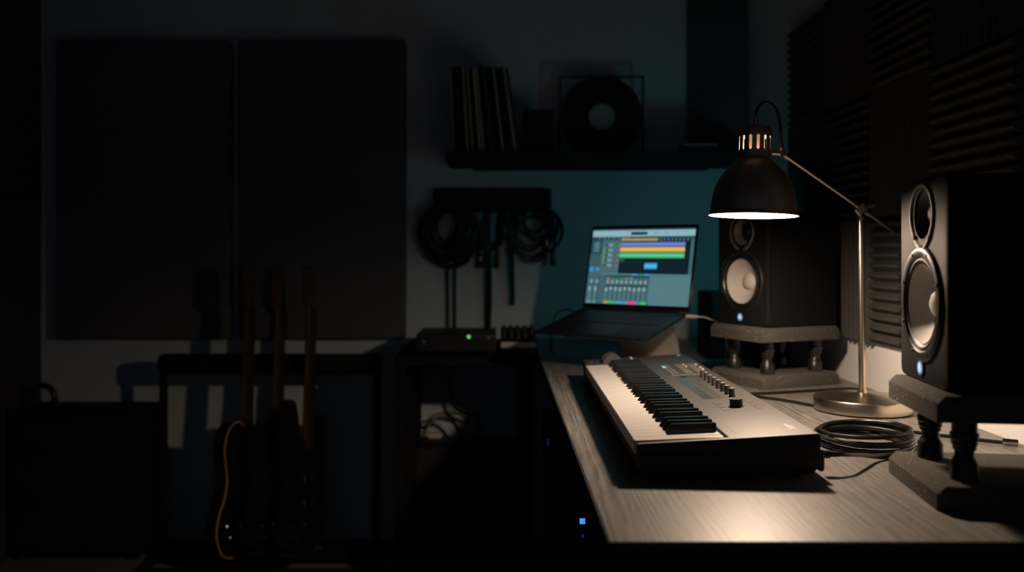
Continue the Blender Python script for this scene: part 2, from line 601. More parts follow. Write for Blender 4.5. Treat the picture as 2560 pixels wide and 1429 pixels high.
t = thing('hanging_cable', 'thick black cable bundle coiled on the left hook of the wall bracket', 'cable', (-.19, YB - .05, 1.0), 0, 'cables hung on the wall bracket')
b = B()
rs = random.Random(3)
for i in range(22):
    w = .038 + .060 * i / 21
    b.tube(hang_loop(-.193 + rs.uniform(-.006, .006), w, 1.095 - .082 * i / 21 + rs.uniform(-.012, .012), 1.225 + rs.uniform(-.015, .010), YB - .045 - .003 * (i % 5), rs.uniform(-.02, .02)), .0062, closed=True)
b.obj('coil', M['cord'], t, True)
B().tube([(-.160, YB - .04, 1.06), (-.165, YB - .03, .98), (-.166, YB - .02, .90), (-.166, YB - .02, .752)], .0048).obj('tail', M['cord'], t, True)
B().tube([(-.190, YB - .04, 1.06), (-.191, YB - .03, .98), (-.192, YB - .02, .90), (-.191, YB - .02, .752)], .0048).obj('tail', M['cord'], t, True)

t = thing('hanging_cable', 'narrow black cable loop with two plugs on the middle hook of the bracket', 'cable', (-.03, YB - .05, 1.0), 0, 'cables hung on the wall bracket')
b = B()
for i in range(3):
    b.tube(hang_loop(-.026, .028 + .008 * i, 1.09 - .012 * i, 1.225, YB - .045 - .004 * i, .004 * i), .006, closed=True)
b.obj('coil', M['cord'], t, True)
b = B().tube([(-.050, YB - .045, 1.22), (-.064, YB - .045, 1.15), (-.074, YB - .04, 1.08), (-.074, YB - .04, 1.055)], .006)
b.tube([(-.004, YB - .045, 1.22), (-.012, YB - .045, 1.12), (-.010, YB - .04, 1.05)], .006)
b.obj('short_tail', M['cord'], t, True)
plug(B(), (-.074, YB - .04, 1.000), .055, .010).obj('plug', M['black'], t, True)
plug(B(), (-.013, YB - .04, 1.000), .055, .010).obj('plug', M['black'], t, True)
B().cyl((-.0705, YB - .053, 1.026), .005, .018, 'z', 10).obj('plug_band', M['silver'], t, True)
b = B().tube([(-.052, YB - .045, 1.21), (-.048, YB - .04, 1.05), (-.047, YB - .03, .90), (-.048, YB - .02, .752)], .006)
b.tube([(-.045, YB - .045, 1.21), (-.038, YB - .04, 1.05), (-.036, YB - .03, .90), (-.040, YB - .02, .752)], .006)
b.obj('tail', M['cord'], t, True)

t = thing('hanging_cable', 'black cable loops with bright clips on the right hook of the bracket', 'cable', (.13, YB - .05, 1.0), 0, 'cables hung on the wall bracket')
b = B()
for i in range(7):
    b.tube(hang_loop(.128 + rs.uniform(-.006, .010), .035 + .010 * i, 1.11 - .028 * (i % 4) - .004 * i + .02, 1.225, YB - .04 - .004 * (i % 4), rs.uniform(-.02, .02)), .006, closed=True)
b.tube(hang_loop(.120, .058, 1.022, 1.19, YB - .05), .005, closed=True)
b.obj('coil', M['cord'], t, True)
b = B().tube([(.060, YB - .045, 1.22), (.036, YB - .045, 1.15), (.036, YB - .04, 1.0), (.043, YB - .03, .91)], .0055)
b.tube([(.065, YB - .045, 1.22), (.046, YB - .045, 1.15), (.047, YB - .04, 1.0), (.049, YB - .03, .91)], .0055)
b.tube([(.17, YB - .045, 1.21), (.20, YB - .045, 1.15), (.195, YB - .04, 1.06)], .0055)
b.obj('tail', M['cord'], t, True)
plug(B(), (.046, YB - .03, .865), .055, .009).obj('plug', M['black'], t, True)
plug(B(), (.193, YB - .04, 1.010), .055, .010).obj('plug', M['black'], t, True)
B().cyl((.170, YB - .075, 1.082), .0045, .022, 'z', 10).obj('clip', M['chrome'], t, True)
B().cyl((.196, YB - .052, 1.032), .0045, .020, 'z', 10).obj('clip', M['chrome'], t, True)

# ---------------------------------------------------------------- speakers
SW, SD, SH = .183, .212, .273


def make_speaker(label, loc, rz):
    t = thing('studio_monitor', label, 'speaker', loc, rz, 'pair of studio monitor speakers')
    w = SW / 2
    cab = B().box(.012, SD, -w, w, 0, SH, .004, 2).obj('cabinet', M['spk'], t)
    b = B()
    rr = .012
    out = []
    for cy, cz, a0 in ((w - rr, SH - rr, 0), (-w + rr, SH - rr, 90), (-w + rr, rr, 180), (w - rr, rr, 270)):
        for k in range(5):
            a = R(a0 + 22.5 * k)
            out.append((cy + rr * math.cos(a), cz + rr * math.sin(a)))
    b.prism(out, 0, .014, 'x', .003, 2)
    baf = b.obj('baffle', M['baffle'], t)
    def hole_set(x0, x1):
        a = B().cyl((x0, .002, .105), .0640, x1 - x0, 'x', 64).obj('recess', M['rubber'], t)
        c = B().prism([(.001 + .0340 * math.cos(2 * PI * k / 40), .2245 + .0325 * math.sin(2 * PI * k / 40)) for k in range(40)], x0, x1, 'x').obj('recess', M['rubber'], t)
        return [a, c]
    cut(baf, hole_set(-.02, .05))
    cut(cab, hole_set(-.02, .045))
    # woofer, lathed about the local -x axis
    MW = Matrix.Translation((0, .002, .105)) @ Matrix.Rotation(-PI / 2, 4, 'Y')
    wf = B().lathe([(.0785, -.001), (.0785, .0012), (.0760, .0036), (.071, .0046), (.0655, .0036), (.0635, .0012), (.0625, -.001)], MW, 72).obj('woofer_frame', M['trim'], t)
    B().lathe([(.0635, -.001), (.0618, .0012), (.0592, .0022), (.0566, .0010), (.0545, -.0015), (.0535, -.003)], MW, 72).obj('surround', M['rubber'], wf)
    B().lathe([(.0540, .0005), (.050, -.004), (.038, -.014), (.025, -.0235), (.0205, -.0265)], MW, 72).obj('cone', M['cone'], wf)
    B().lathe([(.0208, -.0262), (.0185, -.0195), (.014, -.0145), (.008, -.0118), (0, -.0108)], MW, 48).obj('dust_cap', M['cone'], wf)
    for k in range(8):
        a = 2 * PI * (k + .5) / 8
        B().cyl((-.0056, .002 + .0705 * math.cos(a), .105 + .0705 * math.sin(a)), .0022, .002, 'x', 10).obj('screw', M['screw'], wf)
    # tweeter waveguide: egg outline
    def egg(s, off=0):
        o = []
        for k in range(56):
            a = 2 * PI * k / 56
            cy = math.cos(a)
            sz = math.sin(a)
            if sz >= 0:
                o.append((s * .0455 * cy, s * .0430 * sz))
            else:
                q = abs(sz)
                o.append((s * .0455 * cy * (1 - .22 * q ** 2), s * -.0500 * q))
        return o
    b = B()
    rings = []
    cz = .2245
    for s, dx in ((1.0, .000), (1.0, -.0014), (.97, -.0029), (.92, -.0028), (.82, .0004), (.71, .0048), (.60, .0105), (.50, .0180)):
        rings.append([b.bm.verts.new((dx, y + .001, cz + z + (1 - s) * .004)) for y, z in egg(s)])
    for a, c in zip(rings, rings[1:]):
        for k in range(56):
            b.bm.faces.new([a[k], a[(k + 1) % 56], c[(k + 1) % 56], c[k]])
    wg = b.obj('tweeter_waveguide', M['horn'], t, ang=50)
    MT = Matrix.Translation((.0165, .001, cz + .002)) @ Matrix.Rotation(-PI / 2, 4, 'Y')
    B().lathe([(.0235, -.006), (.0235, -.001), (.019, .0005), (.0145, .0015), (.012, .0045), (.007, .0072), (0, .0082)], MT, 40).obj('tweeter_dome', M['rubber'], wg)
    for sy in (-1, 1):
        B().cyl((-.0034, .001 + sy * .0285, cz - .030), .0033, .004, 'x', 14).obj('screw', M['ink'], wg)
    # power emblem
    ML = Matrix.Translation((-.0004, .004, .0185)) @ Matrix.Rotation(-PI / 2, 4, 'Y')
    lb = B().lathe([(0, -.001), (.0125, -.001), (.0125, .0012), (.0102, .0016), (0, .0016)], ML, 32).obj('power_emblem', M['black_satin'], t)
    B().lathe([(.0078, .0016), (.0092, .0016), (.0092, .0023), (.0078, .0023)], ML, 32, close=True).obj('emblem_ring', G_LOGO, lb)
    b = B()
    for k in range(3):
        a = PI / 2 + k * 2 * PI / 3
        d = Vector((0, math.cos(a), math.sin(a)))
        e = Vector((0, -math.sin(a), math.cos(a)))
        c0 = Vector((-.0027, .004, .0185))
        b.rod(c0, c0 - d * .0066, .0006, 6)
        b.rod(c0 + e * .0017 + d * .0012, c0 + e * .0017 + d * .0066, .0006, 6)
        b.rod(c0 - e * .0017 + d * .0012, c0 - e * .0017 + d * .0066, .0006, 6)
        b.rod(c0 - e * .0017 + d * .0012, c0 + e * .0017 + d * .0012, .0006, 6)
    b.obj('tuning_fork_mark', G_WHITE, lb)
    B().box(-.0012, .0002, -.0035, .0105, .0345, .0358).obj('brand_line', M['print'], t)
    return t


NA, FA = R(-7.5), R(23.5)
spk = make_speaker('near black studio monitor on the right, white woofer lit by the lamp', (.5695, 1.186, .8825), NA)
dup(spk, (.5845, 2.127, .8825), FA, 'far black studio monitor behind the lamp shade, beside the laptop')


def make_stand(label, loc, rz):
    t = thing('speaker_stand', label, 'speaker stand', loc, rz, 'pair of speaker isolation stands')
    L, D2 = .0985, .232
    def pad(z0, z1, nm):
        b = B()
        ch = .010
        pr = [(0, z0), (0, z1 - ch), (ch, z1), (D2 - ch, z1), (D2, z1 - ch), (D2, z0)]
        b.prism(pr, -L, L, 'y', .003, 2)
        return b.obj(nm, M['pad'], t)
    pad(.0, .031, 'lower_pad')
    pad(.108, .1415, 'upper_pad')
    for px in (.045, .19):
        for py in (-.0605, .0605):
            b = B()
            b.lathe([(0, .031), (.0165, .031), (.0165, .052), (.0145, .055), (.0135, .0575), (.0115, .0605), (.0115, .068), (.0138, .070), (.0138, .074),
                     (.0155, .076), (.0155, .081), (.0170, .083), (.0170, .0895), (.0150, .091), (.0150, .108), (0, .108)], Matrix.Translation((px, py, 0)), 28)
            b.obj('post', M['black_satin'], t)
    return t


st = make_stand('speckled grey rubber stand under the near speaker at right', (.5480, 1.174, DZ), NA)
dup(st, (.5665, 2.118, DZ), FA, 'speckled grey rubber stand under the far speaker beside the lamp base')

single(B().box(.628, .845, 2.62, 2.80, DZ + .0005, .938, .004, 1), 'storage_box', M['black_matte'], 'wide black box on the desk behind the far speaker, right of the laptop', 'box', (.73, 2.71, DZ))

t = thing('light_bar', 'slim standing light bar with teal glow on the desk behind the far speaker', 'light bar', (.765, 2.43, DZ))
B().box(.752, .782, 2.415, 2.428, DZ + .01, 1.135, .003, 1).obj('housing', M['black_matte'], t, True)
B().box(.756, .778, 2.4275, 2.4300, .985, 1.130, .0005, 1).obj('diffuser', G_TEAL, t, True, label='glowing teal diffuser')
B().box(.752, .782, 2.428, 2.530, .978, .984).obj('added_lower_flap', M['black_matte'], t, True)  # added to keep the teal glow off the desk
B().box(.7821, .7860, 2.415, 2.500, .978, 1.135).obj('added_side_flap', M['black_matte'], t, True)  # added to keep the teal glow off the right wall
B().box(.735, .798, 2.395, 2.455, DZ + .0005, DZ + .012, .002, 1).obj('foot', M['black_matte'], t, True)

# ---------------------------------------------------------------- MIDI keyboard
KA = R(-.8)
t = thing('midi_keyboard', 'charcoal sixty-one key controller keyboard lying along the desk', 'keyboard', (.189, 1.228, DZ), KA)
KL = .970
top = lambda u: .048 + .0645 * u


def wtop(u):
    return .0565 + (u - .132) * .0645


b = B()
b.prism([(.012, .008), (.005, .014), (.005, .034), (.009, .0375), (.133, .0400), (.133, wtop(.133)), (.2545, wtop(.2545)), (.2575, wtop(.2575) - .003), (.2575, .020), (.246, .008)], 0.0, KL, 'y', .0015, 2)
b.mi = 0
# near cheek and far block close the key bed
b.prism([(.004, .030), (.003, .0475), (.005, .0488), (.134, wtop(.134)), (.134, .030)], 0.0, .0125, 'y', .001, 1)
b.prism([(.004, .030), (.003, .0475), (.005, .0488), (.134, wtop(.134)), (.134, .030)], .8455, KL, 'y', .001, 1)
b.obj('body', M['kb_body'], t)
# top skin of the panel, with a raised satin finish
b = B()
e = .0004
b.prism([(.1335, wtop(.1335) - .001), (.1335, wtop(.1335) + e), (.2543, wtop(.2543) + e), (.2543, wtop(.2543) - .001)], .0012, KL - .0012, 'y')
b.prism([(.004, .047), (.0052, .0491), (.1335, wtop(.1335) + e), (.1335, .047)], .0012, .0118, 'y')
b.prism([(.004, .047), (.0052, .0491), (.1335, wtop(.1335) + e), (.1335, .047)], .8462, KL - .0012, 'y')
b.obj('control_panel', M['kb_panel'], t)
KW = .02306
for i in range(36):
    v1 = .8445 - i * KW
    v0 = v1 - KW + .0007
    b = B()
    b.prism([(.0005, .033), (.0, .0495), (.0015, .0512), (.1262, .0570), (.1262, .043), (.012, .040), (.010, .033)], v0, v1, 'y', .0006, 2)
    b.obj('white_key', M['white_key'], t)
    if i < 35 and i % 7 in (0, 1, 3, 4, 5):
        off = {0: .0022, 1: -.0022, 3: .003, 4: 0, 5: -.003}[i % 7]
        vc = v1 - KW + .0003 + off
        b = B()
        w2 = .0058
        z0 = .050
        P = [(.0500, z0), (.0585, .0655), (.0605, .0668), (.1250, .0688), (.1250, z0)]
        lo = [b.bm.verts.new((p, vc - w2, q)) if q <= z0 else b.bm.verts.new((p, vc - w2 + .0014, q)) for p, q in P]
        hi = [b.bm.verts.new((p, vc + w2, q)) if q <= z0 else b.bm.verts.new((p, vc + w2 - .0014, q)) for p, q in P]
        for k in range(5):
            b.bm.faces.new([lo[k], lo[(k + 1) % 5], hi[(k + 1) % 5], hi[k]])
        b.bm.faces.new(lo[::-1])
        b.bm.faces.new(hi)
        bmesh.ops.bevel(b.bm, geom=list(b.bm.edges), offset=.0007, segments=2, affect='EDGES')
        b.obj('black_key', M['black_key'], t)


def flat(u0, u1, v0, v1, h=.0008, bev=0):
    """low block lying on the sloped panel"""
    b = B()
    b.box(u0, u1, v0, v1, 0, h, bev, 1)
    for v in b.bm.verts:
        v.co.z += wtop(v.co.x) + .0004
    return b


KS = Matrix.Rotation(-math.atan(.0645), 4, 'Y')
for i, v in enumerate((.5667, .5318, .4970, .4630, .4285, .3930, .3600, .3276)):
    Mk = Matrix.Translation((.2160, v, wtop(.2160))) @ KS
    kb = B().lathe([(0, 0), (.0061, 0), (.0061, .001), (.0052, .0025), (.0047, .0150), (.0043, .0157), (0, .0157)], Mk, 24).obj('knob', M['knob'], t)
    B().lathe([(.0041, .0157), (.0041, .0160), (0, .0160)], Mk, 20).obj('knob_cap', M['knob_top'], kb)
Mk = Matrix.Translation((.2003, .2363, wtop(.2003))) @ KS
kb = B().lathe([(0, 0), (.0125, 0), (.0125, .0006), (.0105, .0008), (.0105, .0130), (.0098, .0138), (0, .0138)], Mk, 36).obj('encoder_knob', M['knob'], t)
B().lathe([(.0096, .0138), (.0096, .0143), (.0078, .0143), (.0078, .0138)], Mk, 32, close=True).obj('encoder_ring', M['knob_top'], kb)
B().lathe([(.0137, .0004), (.0137, .0008), (.0131, .0008), (.0131, .0004)], Mk, 32, close=True).obj('encoder_outline', M['ink'], t)
# button block
lit = None
for cu, us in ((0, (.1655, .1725)), (1, (.1745, .1812))):
    for k in range(5):
        v0 = .640 + k * .0315
        if cu == 0 and k == 3:
            flat(us[0], us[1], v0, v0 + .028, .0012, .0004).obj('lit_button', G_CYAN, t, label='cyan lit button')
        else:
            flat(us[0], us[1], v0, v0 + .028, .0012, .0004).obj('button', M['btn'], t)
for cu, us in ((0, (.1950, .2120)), (1, (.2200, .2400))):
    for k in range(3):
        v0 = .640 + k * .050
        flat(us[0], us[1], v0, v0 + .043, .0012, .0004).obj('button', M['btn'], t)
for u, v in ((.2165, .7766), (.2165, .744), (.243, .7662), (.243, .7181), (.243, .6915)):
    flat(u - .0016, u + .0016, v - .007, v + .007, .001).obj('indicator', M['print'], t, label='small white indicator')
flat(.162, .226, .6195, .6225, .0003).obj('divider_line', M['knob_top'], t)
flat(.176, .189, .583, .603, .0005).obj('display', M['bezel'], t)
for u0 in (.192, .2035, .2145):
    flat(u0, u0 + .0095, .586, .592, .0005).obj('slot_button', M['ink'], t)
flat(.164, .1715, .578, .588, .0006).obj('small_button', M['cell'], t)
for k in range(9):
    v0 = .3225 + k * .0253
    flat(.1640, .1832, v0, v0 + .0240, .0005).obj('touch_cell', M['cell'], t)
    flat(.1862, .2010, v0, v0 + .0240, .0003).obj('print_cell', M['cell_faint'], t)
# printed brackets beside the encoder
b = B()
for us, sgn in ((.1740, 1), (.2285, 1)):
    for k in range(3):
        v0 = .2090 + k * .027
        f = flat(us, us + .0078, v0, v0 + .0024, .0004)
        bmesh.ops.duplicate(f.bm, geom=list(f.bm.verts))
        me = bpy.data.meshes.new('tmp')
        f.bm.to_mesh(me)
        b.bm.from_mesh(me)
        bpy.data.meshes.remove(me)
        f.bm.free()
        f = flat(us - .0026, us - .0010, v0 + .001, v0 + .023, .0003)
        me = bpy.data.meshes.new('tmp')
        f.bm.to_mesh(me)
        b.bm.from_mesh(me)
        bpy.data.meshes.remove(me)
        f.bm.free()
b.obj('printed_brackets', M['ink'], t)


def marks(items, name, m):
    b = B()
    for u0, u1, v0, v1 in items:
        f = flat(u0, u1, v0, v1, .0003)
        me = bpy.data.meshes.new('tmp')
        f.bm.to_mesh(me)
        b.bm.from_mesh(me)
        bpy.data.meshes.remove(me)
        f.bm.free()
    return b.obj(name, m, t)


marks([(.2280, .2325, .039 + .010 * k, .0465 + .010 * k) for k in range(4)] + [(.2335, .2365, .039 + .010 * k, .0455 + .010 * k) for k in range(3)], 'printed_wordmark', M['print'])
marks([(.1475, .1492, .034 + .0075 * k, .0385 + .0075 * k) for k in range(9)], 'printed_name', M['knob_top'])
flat(.2345, .2425, .940, .951, .0003).obj('printed_mark', M['print'], t)
flat(.118, .124, .930, .962, .002, .0006).obj('octave_button', M['print'], t, label='pale octave button')
flat(.105, .110, .905, .935, .0012, .0004).obj('octave_button', M['btn'], t)
flat(.020, .024, .900, .935, .0008).obj('bed_mark', M['btn'], t)
for v in (.885, .922):
    b = B()
    Mx = Matrix.Translation((.068, v, .0500)) @ Matrix.Rotation(PI / 2, 4, 'X')
    b.lathe([(0, -.007), (.0225, -.007), (.0240, -.005), (.0240, .005), (.0225, .007), (0, .007)], Mx, 48)
    b.obj('control_wheel', M['kb_panel'], t)
b = B().box(.2575, .2660, .008, .110, .010, .040, .002, 1)
b.obj('rear_port_block', M['black'], t)
for u, v in ((.03, .03), (.23, .03), (.03, .93), (.23, .93)):
    B().cyl((u, v, 0), .010, .009, 'z', 16).obj('rubber_foot', M['rubber'], t)

# cable coil next to the keyboard
t = thing('usb_cable', 'coiled glossy black cable on the desk right of the keyboard', 'cable', (.60, 1.45, DZ))
b = B()
cc = Vector((.598, 1.447, 0))
loops = [(.073, .085, .0035, 0.0, 0), (.0665, .078, .0040, .0, .4), (.071, .083, .0090, .002, .9), (.074, .081, .0140, -.002, .6), (.067, .077, .0150, .002, 1.2), (.072, .085, .0200, .003, 1.5), (.067, .082, .0270, .006, 2.2)]
rs = random.Random(5)
for rx, ry, z, tl, ph in loops:
    pts = []
    for k in range(18):
        a = 2 * PI * k / 18
        pts.append((cc.x + rs.uniform(-.002, .002) + rx * math.cos(a), cc.y + ry * math.sin(a), DZ + z + max(-z + .0035, tl * math.sin(a + ph))))
    b.tube(pts, .0034, 10, 5, closed=True)
b.obj('coil', M['cord'], t, True)
B().tube([(.4745, 1.262, .768), (.500, 1.270, .765), (.532, 1.300, .758), (.572, 1.338, .7485), (.61, 1.356, .7475)], .0031).obj('lead', M['cord'], t, True)
b = B().rod((.4585, 1.262, .768), (.472, 1.262, .768), .0062)
b.rod((.472, 1.262, .768), (.486, 1.262, .7675), .0048, r2=.0036)
b.obj('plug', M['black'], t, True)
B().tube([(.64, 1.515, .7475), (.70, 1.530, .746), (.75, 1.505, .7445), (.80, 1.47, .7440), (.828, 1.447, .7445)], .0031).obj('lead', M['cord'], t, True)
b = B().rod((.826, 1.447, .7465), (.846, 1.437, .7465), .0058)
b.obj('connector', M['chrome'], t, True)

# ---------------------------------------------------------------- lamp
LX, LY = .728, 1.768
t = thing('desk_lamp', 'lit brass desk lamp with a dark bell shade over the keyboard', 'lamp', (LX, LY, DZ))
b = B().lathe([(0, .0005), (.088, .0005), (.0935, .003), (.0935, .0245), (.0915, .0275), (.030, .0335), (.0095, .036), (.0085, .044), (0, .044)], Matrix.Translation((LX, LY, DZ)), 96)
b.obj('base', M['brass'], t, True)
PT = Vector((LX - .003, LY, 1.146))
B().rod((LX, LY, DZ + .036), (LX - .003, LY, 1.126), .0068, 24).obj('pole', M['brass'], t, True)
b = B().rod(PT + Vector((0, 0, -.021)), PT + Vector((0, 0, -.017)), .0092, 20)
b.rod(PT + Vector((0, 0, -.018)), PT + Vector((0, 0, -.004)), .0055, 16, .0042)
b.cyl(tuple(PT + Vector((0, .009, -.001))), .0095, -.020, 'y', 20)
b.rod(PT + Vector((-.012, -.004, -.002)), PT + Vector((-.003, -.004, -.014)), .0042, 12)
b.obj('pivot_joint', M['brass'], t, True)
b = B().rod(PT + Vector((.007, -.006, .006)), PT + Vector((.022, -.012, .010)), .0085, 20)
b.obj('lock_knob', M['knob'], t, True)
HJ = Vector((.5165, 1.611, 1.2382))
ad = (HJ - PT).normalized()
TE = PT - ad * .138
b = B().rod(HJ - ad * .016, PT + ad * .024, .0042, 16)
b.rod(PT - ad * .034, TE, .0042, 16)
b.obj('arm', M['brass'], t, True)
b = B().rod(PT + ad * .024, PT + ad * .006, .0052, 16)
b.rod(PT - ad * .016, PT - ad * .034, .0052, 16)
b.rod(HJ - ad * .020, HJ + ad * .003, .0050, 16)
b.obj('arm_sleeve', M['brass'], t, True)
# head, tilted a little
MH = Matrix.Translation((.4603, 1.600, 1.1234)) @ Matrix.Rotation(R(1.8), 4, 'Y') @ Matrix.Rotation(R(-1.2), 4, 'X') @ Matrix.Scale(.97, 4)
SEG = 168
prof = [(.0822, 0), (.0826, .0010), (.0802, .0042), (.0790, .010), (.0772, .026), (.0735, .045), (.0690, .0585), (.0630, .0705), (.0560, .0810), (.0490, .0895), (.0410, .0972), (.0360, .1015),
        (.0325, .1060), (.0313, .1110), (.0312, .1215), (.0312, .1235), (.0312, .1250), (.0311, .1460), (.0311, .1475), (.0310, .1495), (.0306, .1560), (.0290, .1625), (.0255, .1665), (.0180, .1690), (.0045, .1695)]


def slot(i, k):
    z = prof[i][1]
    q = (k + 2) % 12
    if abs(z - .1215) < 1e-6 or abs(z - .1475) < 1e-6:
        return q in (4, 5, 6)
    if abs(z - .1235) < 1e-6 or abs(z - .1460) < 1e-6:
        return q in (4, 5, 6, 7) if False else q in (3, 4, 5, 6, 7)
    if abs(z - .1250) < 1e-6:
        return q in (3, 4, 5, 6, 7)
    return False


hd = B().lathe(prof, MH, SEG, skip=slot).obj('lamp_shade', M['shade'], t, True)
inner = [(max(r - .0013, .004), z + (.0006 if j < 19 else -.0013)) for j, (r, z) in enumerate(prof)]
inner[0] = (.0812, .0)
B().lathe(inner, MH, SEG, skip=slot).obj('shade_lining', M['lining'], hd, True)
B().lathe([(0, .054), (.0125, .056), (.0155, .070), (.0158, .098), (.0235, .100), (.0235, .102), (.0158, .104), (.0160, .160), (.006, .168)], MH, 32).obj('socket', M['ceramic'], hd, True)  # wide collar added to block direct bulb light from the slots
B().lathe([(0, -.0055), (.011, -.003), (.0195, .004), (.0235, .0135), (.0240, .0205), (.0215, .030), (.0155, .040), (.0125, .056)], MH, 32).obj('bulb', G_BULB, hd, True)
B().lathe([(.0060, .1690), (.0060, .1715), (.0048, .1725), (.0048, .186), (.0030, .188), (0, .188)], MH, 20).obj('cord_grip', M['shade'], hd, True)
hub = MH @ Vector((.0305, 0, .1190))
b = B().rod(hub, HJ, .0040, 14)
b.cyl(tuple(HJ + Vector((0, .007, 0))), .0058, -.014, 'y', 18)
b.rod(HJ + Vector((0, 0, .002)), HJ + Vector((0, 0, .010)), .0040, 12)
b.obj('head_joint', M['brass'], t, True)
ct = MH @ Vector((0, 0, .186))
B().tube([ct, ct + Vector((.001, .001, .010)), ct + Vector((.010, .002, .0235)), ct + Vector((.021, .004, .0275)), ct + Vector((.034, .006, .0215)), ct + Vector((.0445, .009, .004)),
          ct + Vector((.049, .011, -.022)), ct + Vector((.0505, .013, -.045)), HJ + Vector((.0045, .002, .003))], .0029, 12).obj('cord', M['cord'], t, True)
B().tube([(LX - .083, LY + .03, .7435), (.60, 1.875, .7435), (.545, 1.94, .7435), (.60, 1.965, .7435), (.665, 1.985, .7435), (.74, 2.010, .7435), (.795, 2.025, .7440), (.828, 2.01, .744), (.835, 1.94, .744), (.838, 1.86, .744)], .003).obj('power_cord', M['cord'], t, True)

# ---------------------------------------------------------------- laptop on its stand
LA = R(-37.6)
t = thing('laptop', 'open dark laptop on a metal stand showing a colourful mixing screen', 'laptop', (.3764, 2.495, .893), LA)
hw, bd, th = .1725, .245, .0075
MB_ = Matrix.Rotation(R(12), 4, 'X')
B().box(-hw, hw, -bd, .004, -th, 0, .003, 3, M4=MB_).obj('base', M['alu'], t)
b = B()
for row in range(6):
    nk = 14 if row < 5 else 10
    for c in range(nk):
        kw = .290 / nk
        x0 = -.145 + c * kw
        y1 = -.022 - row * .0185
        b.box(x0 + .001, x0 + kw - .001, y1 - .0165, y1, 0, .0012, 0, 1, M4=MB_)
b.obj('keyboard', M['lkey'], t)
B().box(-.062, .062, -.235, -.142, -.0002, .0004, 0, M4=MB_).obj('trackpad', M['alu'], t)
for xx in (-.052, -.001, .135):
    B().cyl((0, 0, 0), .0028, .001, 'y', 12).xf(MB_ @ Matrix.Translation((xx, -bd - .0008, -.0035))).obj('edge_glint', M['chrome'], t)
MLid = Matrix.Translation((0, .006, 0)) @ Matrix.Rotation(R(-13), 4, 'X')
lid = B().box(-hw, hw, 0, .005, .002, .250, .0022, 3, M4=MLid).obj('lid', M['bezel'], t)
B().rod((-.14, .003, 0), (.14, .003, 0), .005).obj('hinge', M['bezel'], t)

# screen picture: flat coloured fields on the display
cols_ = {}
rects = []


def fld(x0, x1, y0, y1, rgb):
    rects.append((x0, x1, y0, y1, rgb))


rr = random.Random(11)
fld(0, 1, 0, 1, (66, 98, 106))
fld(0, 1, .925, 1, (36, 70, 82))
fld(0, 1, .985, 1, (30, 60, 72))
fld(0, 1, .893, .978, (140, 178, 186))
fld(.39, .55, .915, .955, (22, 40, 44))
for k in range(3):
    fld(.40 + k * .05, .435 + k * .05, .925, .945, (40, 62, 66))
fld(.335, .36, .928, .948, (165, 165, 170))
fld(.62, .65, .928, .948, (130, 140, 195))
fld(.72, .75, .928, .948, (132, 142, 190))
fld(0, 1, .855, .893, (38, 66, 74))
for k in range(7):
    fld(.06 + k * .05, .085 + k * .05, .868, .885, (80, 120, 126))
fld(.30, .97, .40, .855, (17, 34, 42))
for k in range(8):
    fld(.68 + k * .036, .693 + k * .036, .835, .862, (88, 128, 134))
fld(.30, .66, .838, .866, (178, 156, 96))
fld(.30, .92, .762, .818, (92, 116, 196))
fld(.30, .92, .785, .795, (130, 152, 220))
fld(.30, .92, .69, .752, (214, 172, 80))
fld(.30, .92, .715, .727, (232, 196, 110))
fld(.30, .92, .607, .682, (66, 165, 110))
fld(.30, .92, .630, .655, (98, 212, 160))
fld(.305, .35, .555, .60, (44, 78, 84))
fld(.555, .675, .465, .545, (60, 150, 205))
fld(.555, .675, .490, .515, (90, 190, 235))
fld(.12, .30, .40, .83, (76, 104, 108))
fld(.13, .145, .53, .74, (80, 160, 110))
for k in range(5):
    fld(.18, .225, .765 - k * .068, .80 - k * .068, (118, 152, 154))
    fld(.15, .172, .768 - k * .068, .795 - k * .068, (34, 66, 74))
    fld(.275, .288, .768 - k * .068, .79 - k * .068, (120, 140, 140))
fld(.0, .115, .66, .855, (42, 74, 82))
for k in range(4):
    fld(.03, .085, .80 - k * .034, .818 - k * .034, (96, 142, 146))
fld(.0, .115, .45, .66, (62, 88, 96))
fld(.012, .05, .425, .485, (60, 140, 205))
fld(.07, .108, .435, .48, (60, 140, 205))
fld(.12, 1, .383, .40, (74, 132, 148))
fld(.44, .495, .372, .40, (72, 150, 220))
fld(.57, .615, .372, .40, (72, 150, 220))
fld(.18, .62, .345, .378, (38, 66, 72))
fld(.62, 1, .0, .376, (86, 122, 130))
for k in range(9):
    x0 = .195 + k * .0465
    fld(x0, x0 + .032, .325, .352, [(150, 120, 90), (50, 120, 90), (50, 120, 90), (52, 126, 96), (110, 130, 128), (110, 130, 128), (50, 110, 90), (50, 104, 90), (56, 110, 96)][k])
    fld(x0 + .005, x0 + .027, .268, .312, (138, 162, 160))
    h = .165 + [0, .02, .01, .006, .02, .015, .004, .008, .012][k]
    fld(x0 + .004, x0 + .012, .04, h + .045, (96, 134, 134))
    fld(x0 - .002, x0 + .020, h, h + .048, (134, 172, 176))
    fld(x0 - .006, x0 + .040, .005, .040, [(180, 150, 70), (70, 175, 90), (70, 160, 130), (64, 160, 205), (70, 150, 180), (215, 75, 140), (220, 80, 145), (70, 140, 170), (75, 190, 100)][k])
    fld(x0 - .006, x0 + .038, .225, .255, (46, 74, 80))
for k in range(2):
    fld(.03 + k * .06, .055 + k * .06, .27, .318, (126, 158, 162))
    fld(.022 + k * .06, .044 + k * .06, .165, .225, (126, 165, 170))
    fld(.025 + k * .06, .04 + k * .06, .03, .16, (92, 128, 132))
    fld(.015 + k * .06, .06 + k * .06, .008, .03, (96, 150, 165))
fld(.115, .122, .0, .383, (42, 74, 82))
fld(.975, .985, .385, .88, (60, 104, 118))
